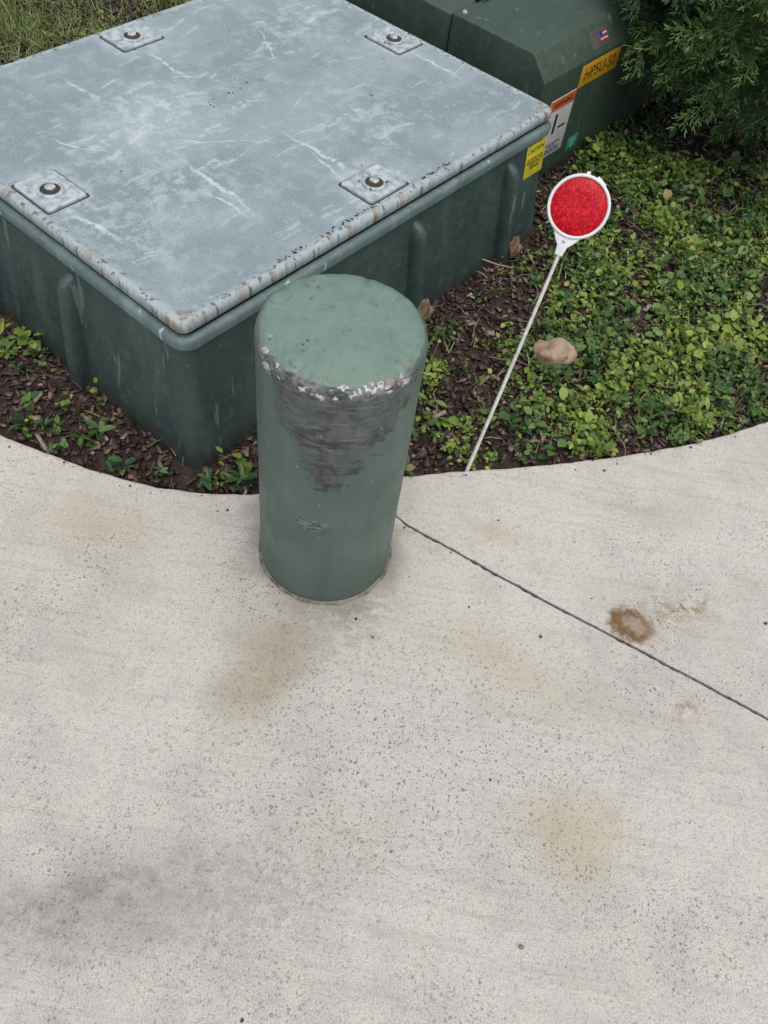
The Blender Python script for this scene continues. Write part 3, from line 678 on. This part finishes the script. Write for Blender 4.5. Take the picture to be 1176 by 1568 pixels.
for i in range(46):
    th=rng.uniform(0,6.28); ph=rng.uniform(-.55,1.2); d=np.array([math.cos(th)*math.cos(ph),math.sin(th)*math.cos(ph),math.sin(ph)])
    end=bc+d*br_*rng.uniform(.75,1.0); st0=np.array([1.02,3.02,rng.uniform(.05,.4)]); mid=(st0+end)/2+np.array([0,0,.06])
    pts=[tuple((1-t)**2*st0+2*t*(1-t)*mid+t*t*end) for t in np.linspace(0,1,8)]; limbs.append(tube(pts,.009,.002,6))
limbs.append(tube([(1.02,3.02,-.05),(1.01,3.0,.2),(1.03,3.0,.5),(1.02,3.02,.9)],.03,.012,10))
limbs.append(tube([(1.04,2.98,-.05),(.93,2.9,.15),(.82,2.85,.3),(.74,2.82,.42)],.02,.006,8))
jun=empty('juniper_bush',(0,0,0))
v_,f_=merge(limbs); quads('limbs',v_,f_,simple('juniper_bark',(.10,.065,.045),.9,.5,60,.8),jun,sm=True)
n=1900; pos=[];Rs=[]
for i in range(n):
    th=rng.uniform(0,6.28); ph=rng.uniform(-.95,1.35); d=np.array([math.cos(th)*math.cos(ph),math.sin(th)*math.cos(ph),math.sin(ph)])
    rad=rng.uniform(.55,1.)**.6*(1+.32*mn.noise(Vector(d*2.6)))
    p=bc+d*br_*rad
    if p[2]<.27 : continue
    if p[1]<2.72+.15*(p[0]-.8) and p[2]>.75: continue
    pos.append(p); Rs.append((math.atan2(-d[0],d[1])+rng.normal(0,.45),ph*.7+rng.normal(.0,.4)))
for i in range(260):
    p=np.array([rng.uniform(.54,1.0),rng.uniform(2.60,3.0),rng.uniform(.32,.58)])
    if ns(p[0]+p[2],p[1],6,77)<-.10: continue
    if (p[0]-1.02)**2/.28+(p[1]-3)**2/.19>1: continue
    pos.append(p); Rs.append((math.atan2(-(p[0]-1.02),p[1]-3.)+rng.normal(0,.5),rng.normal(-.05,.35)))
pos=np.array(pos);Rs=np.array(Rs);k=len(pos); idx=rng.integers(0,4,k)
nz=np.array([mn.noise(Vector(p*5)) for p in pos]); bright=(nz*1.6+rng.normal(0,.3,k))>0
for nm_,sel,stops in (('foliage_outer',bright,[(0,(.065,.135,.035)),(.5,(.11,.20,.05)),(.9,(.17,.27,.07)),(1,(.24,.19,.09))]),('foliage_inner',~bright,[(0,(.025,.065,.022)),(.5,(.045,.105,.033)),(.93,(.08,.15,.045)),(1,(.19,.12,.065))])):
    parts=[]
    for q in range(4):
        s=(idx==q)&sel; kk=s.sum()
        parts.append(inst(SP[q][0],SP[q][1],pos[s],rot(Rs[s,0],Rs[s,1],rng.normal(0,.5,kk)),rng.uniform(.7,1.35,kk)))
    v_,f_=merge(parts); quads(nm_,v_,f_,mat_island(nm_,stops,.5),jun)

# ------------------------------------------------------------------ light
el,az=math.radians(75),math.radians(150)
w=bpy.data.worlds.new('World'); scene.world=w; w.use_nodes=True; nt=w.node_tree
sky=nt.nodes.new('ShaderNodeTexSky'); sky.sky_type='NISHITA'; sky.sun_disc=False; sky.sun_elevation=el; sky.sun_rotation=az
sky.air_density=1.0; sky.dust_density=5.0; sky.ozone_density=.6
bg=nt.nodes['Background']; nt.links.new(sky.outputs[0],bg.inputs['Color']); bg.inputs['Strength'].default_value=.148
sd=bpy.data.lights.new('sun','SUN'); sd.energy=1.1; sd.angle=math.radians(80); sd.color=(1,.98,.92)
so=link(bpy.data.objects.new('sun',sd)); dv=Vector((math.sin(az)*math.cos(el),math.cos(az)*math.cos(el),math.sin(el))); so.rotation_euler=dv.to_track_quat('Z','Y').to_euler()

# ------------------------------------------------------------------ camera
f,p,r=1286.67,math.radians(53.416),math.radians(9.62)
Rt=Vector((1,0,0)); Dn=Vector((0,-math.sin(p),-math.cos(p))); Fw=Vector((0,math.cos(p),-math.sin(p)))
ir=Rt*math.cos(r)-Dn*math.sin(r); idn=Rt*math.sin(r)+Dn*math.cos(r)
cd=bpy.data.cameras.new('camera'); co=link(bpy.data.objects.new('camera',cd)); cd.sensor_fit='VERTICAL'; cd.sensor_height=24; cd.lens=24*f/1568
cd.clip_start=.02; cd.clip_end=300
X,Y,Z=ir,-idn,-Fw
co.matrix_world=Matrix(((X.x,Y.x,Z.x,0),(X.y,Y.y,Z.y,0),(X.z,Y.z,Z.z,1.5),(0,0,0,1)))
scene.camera=co
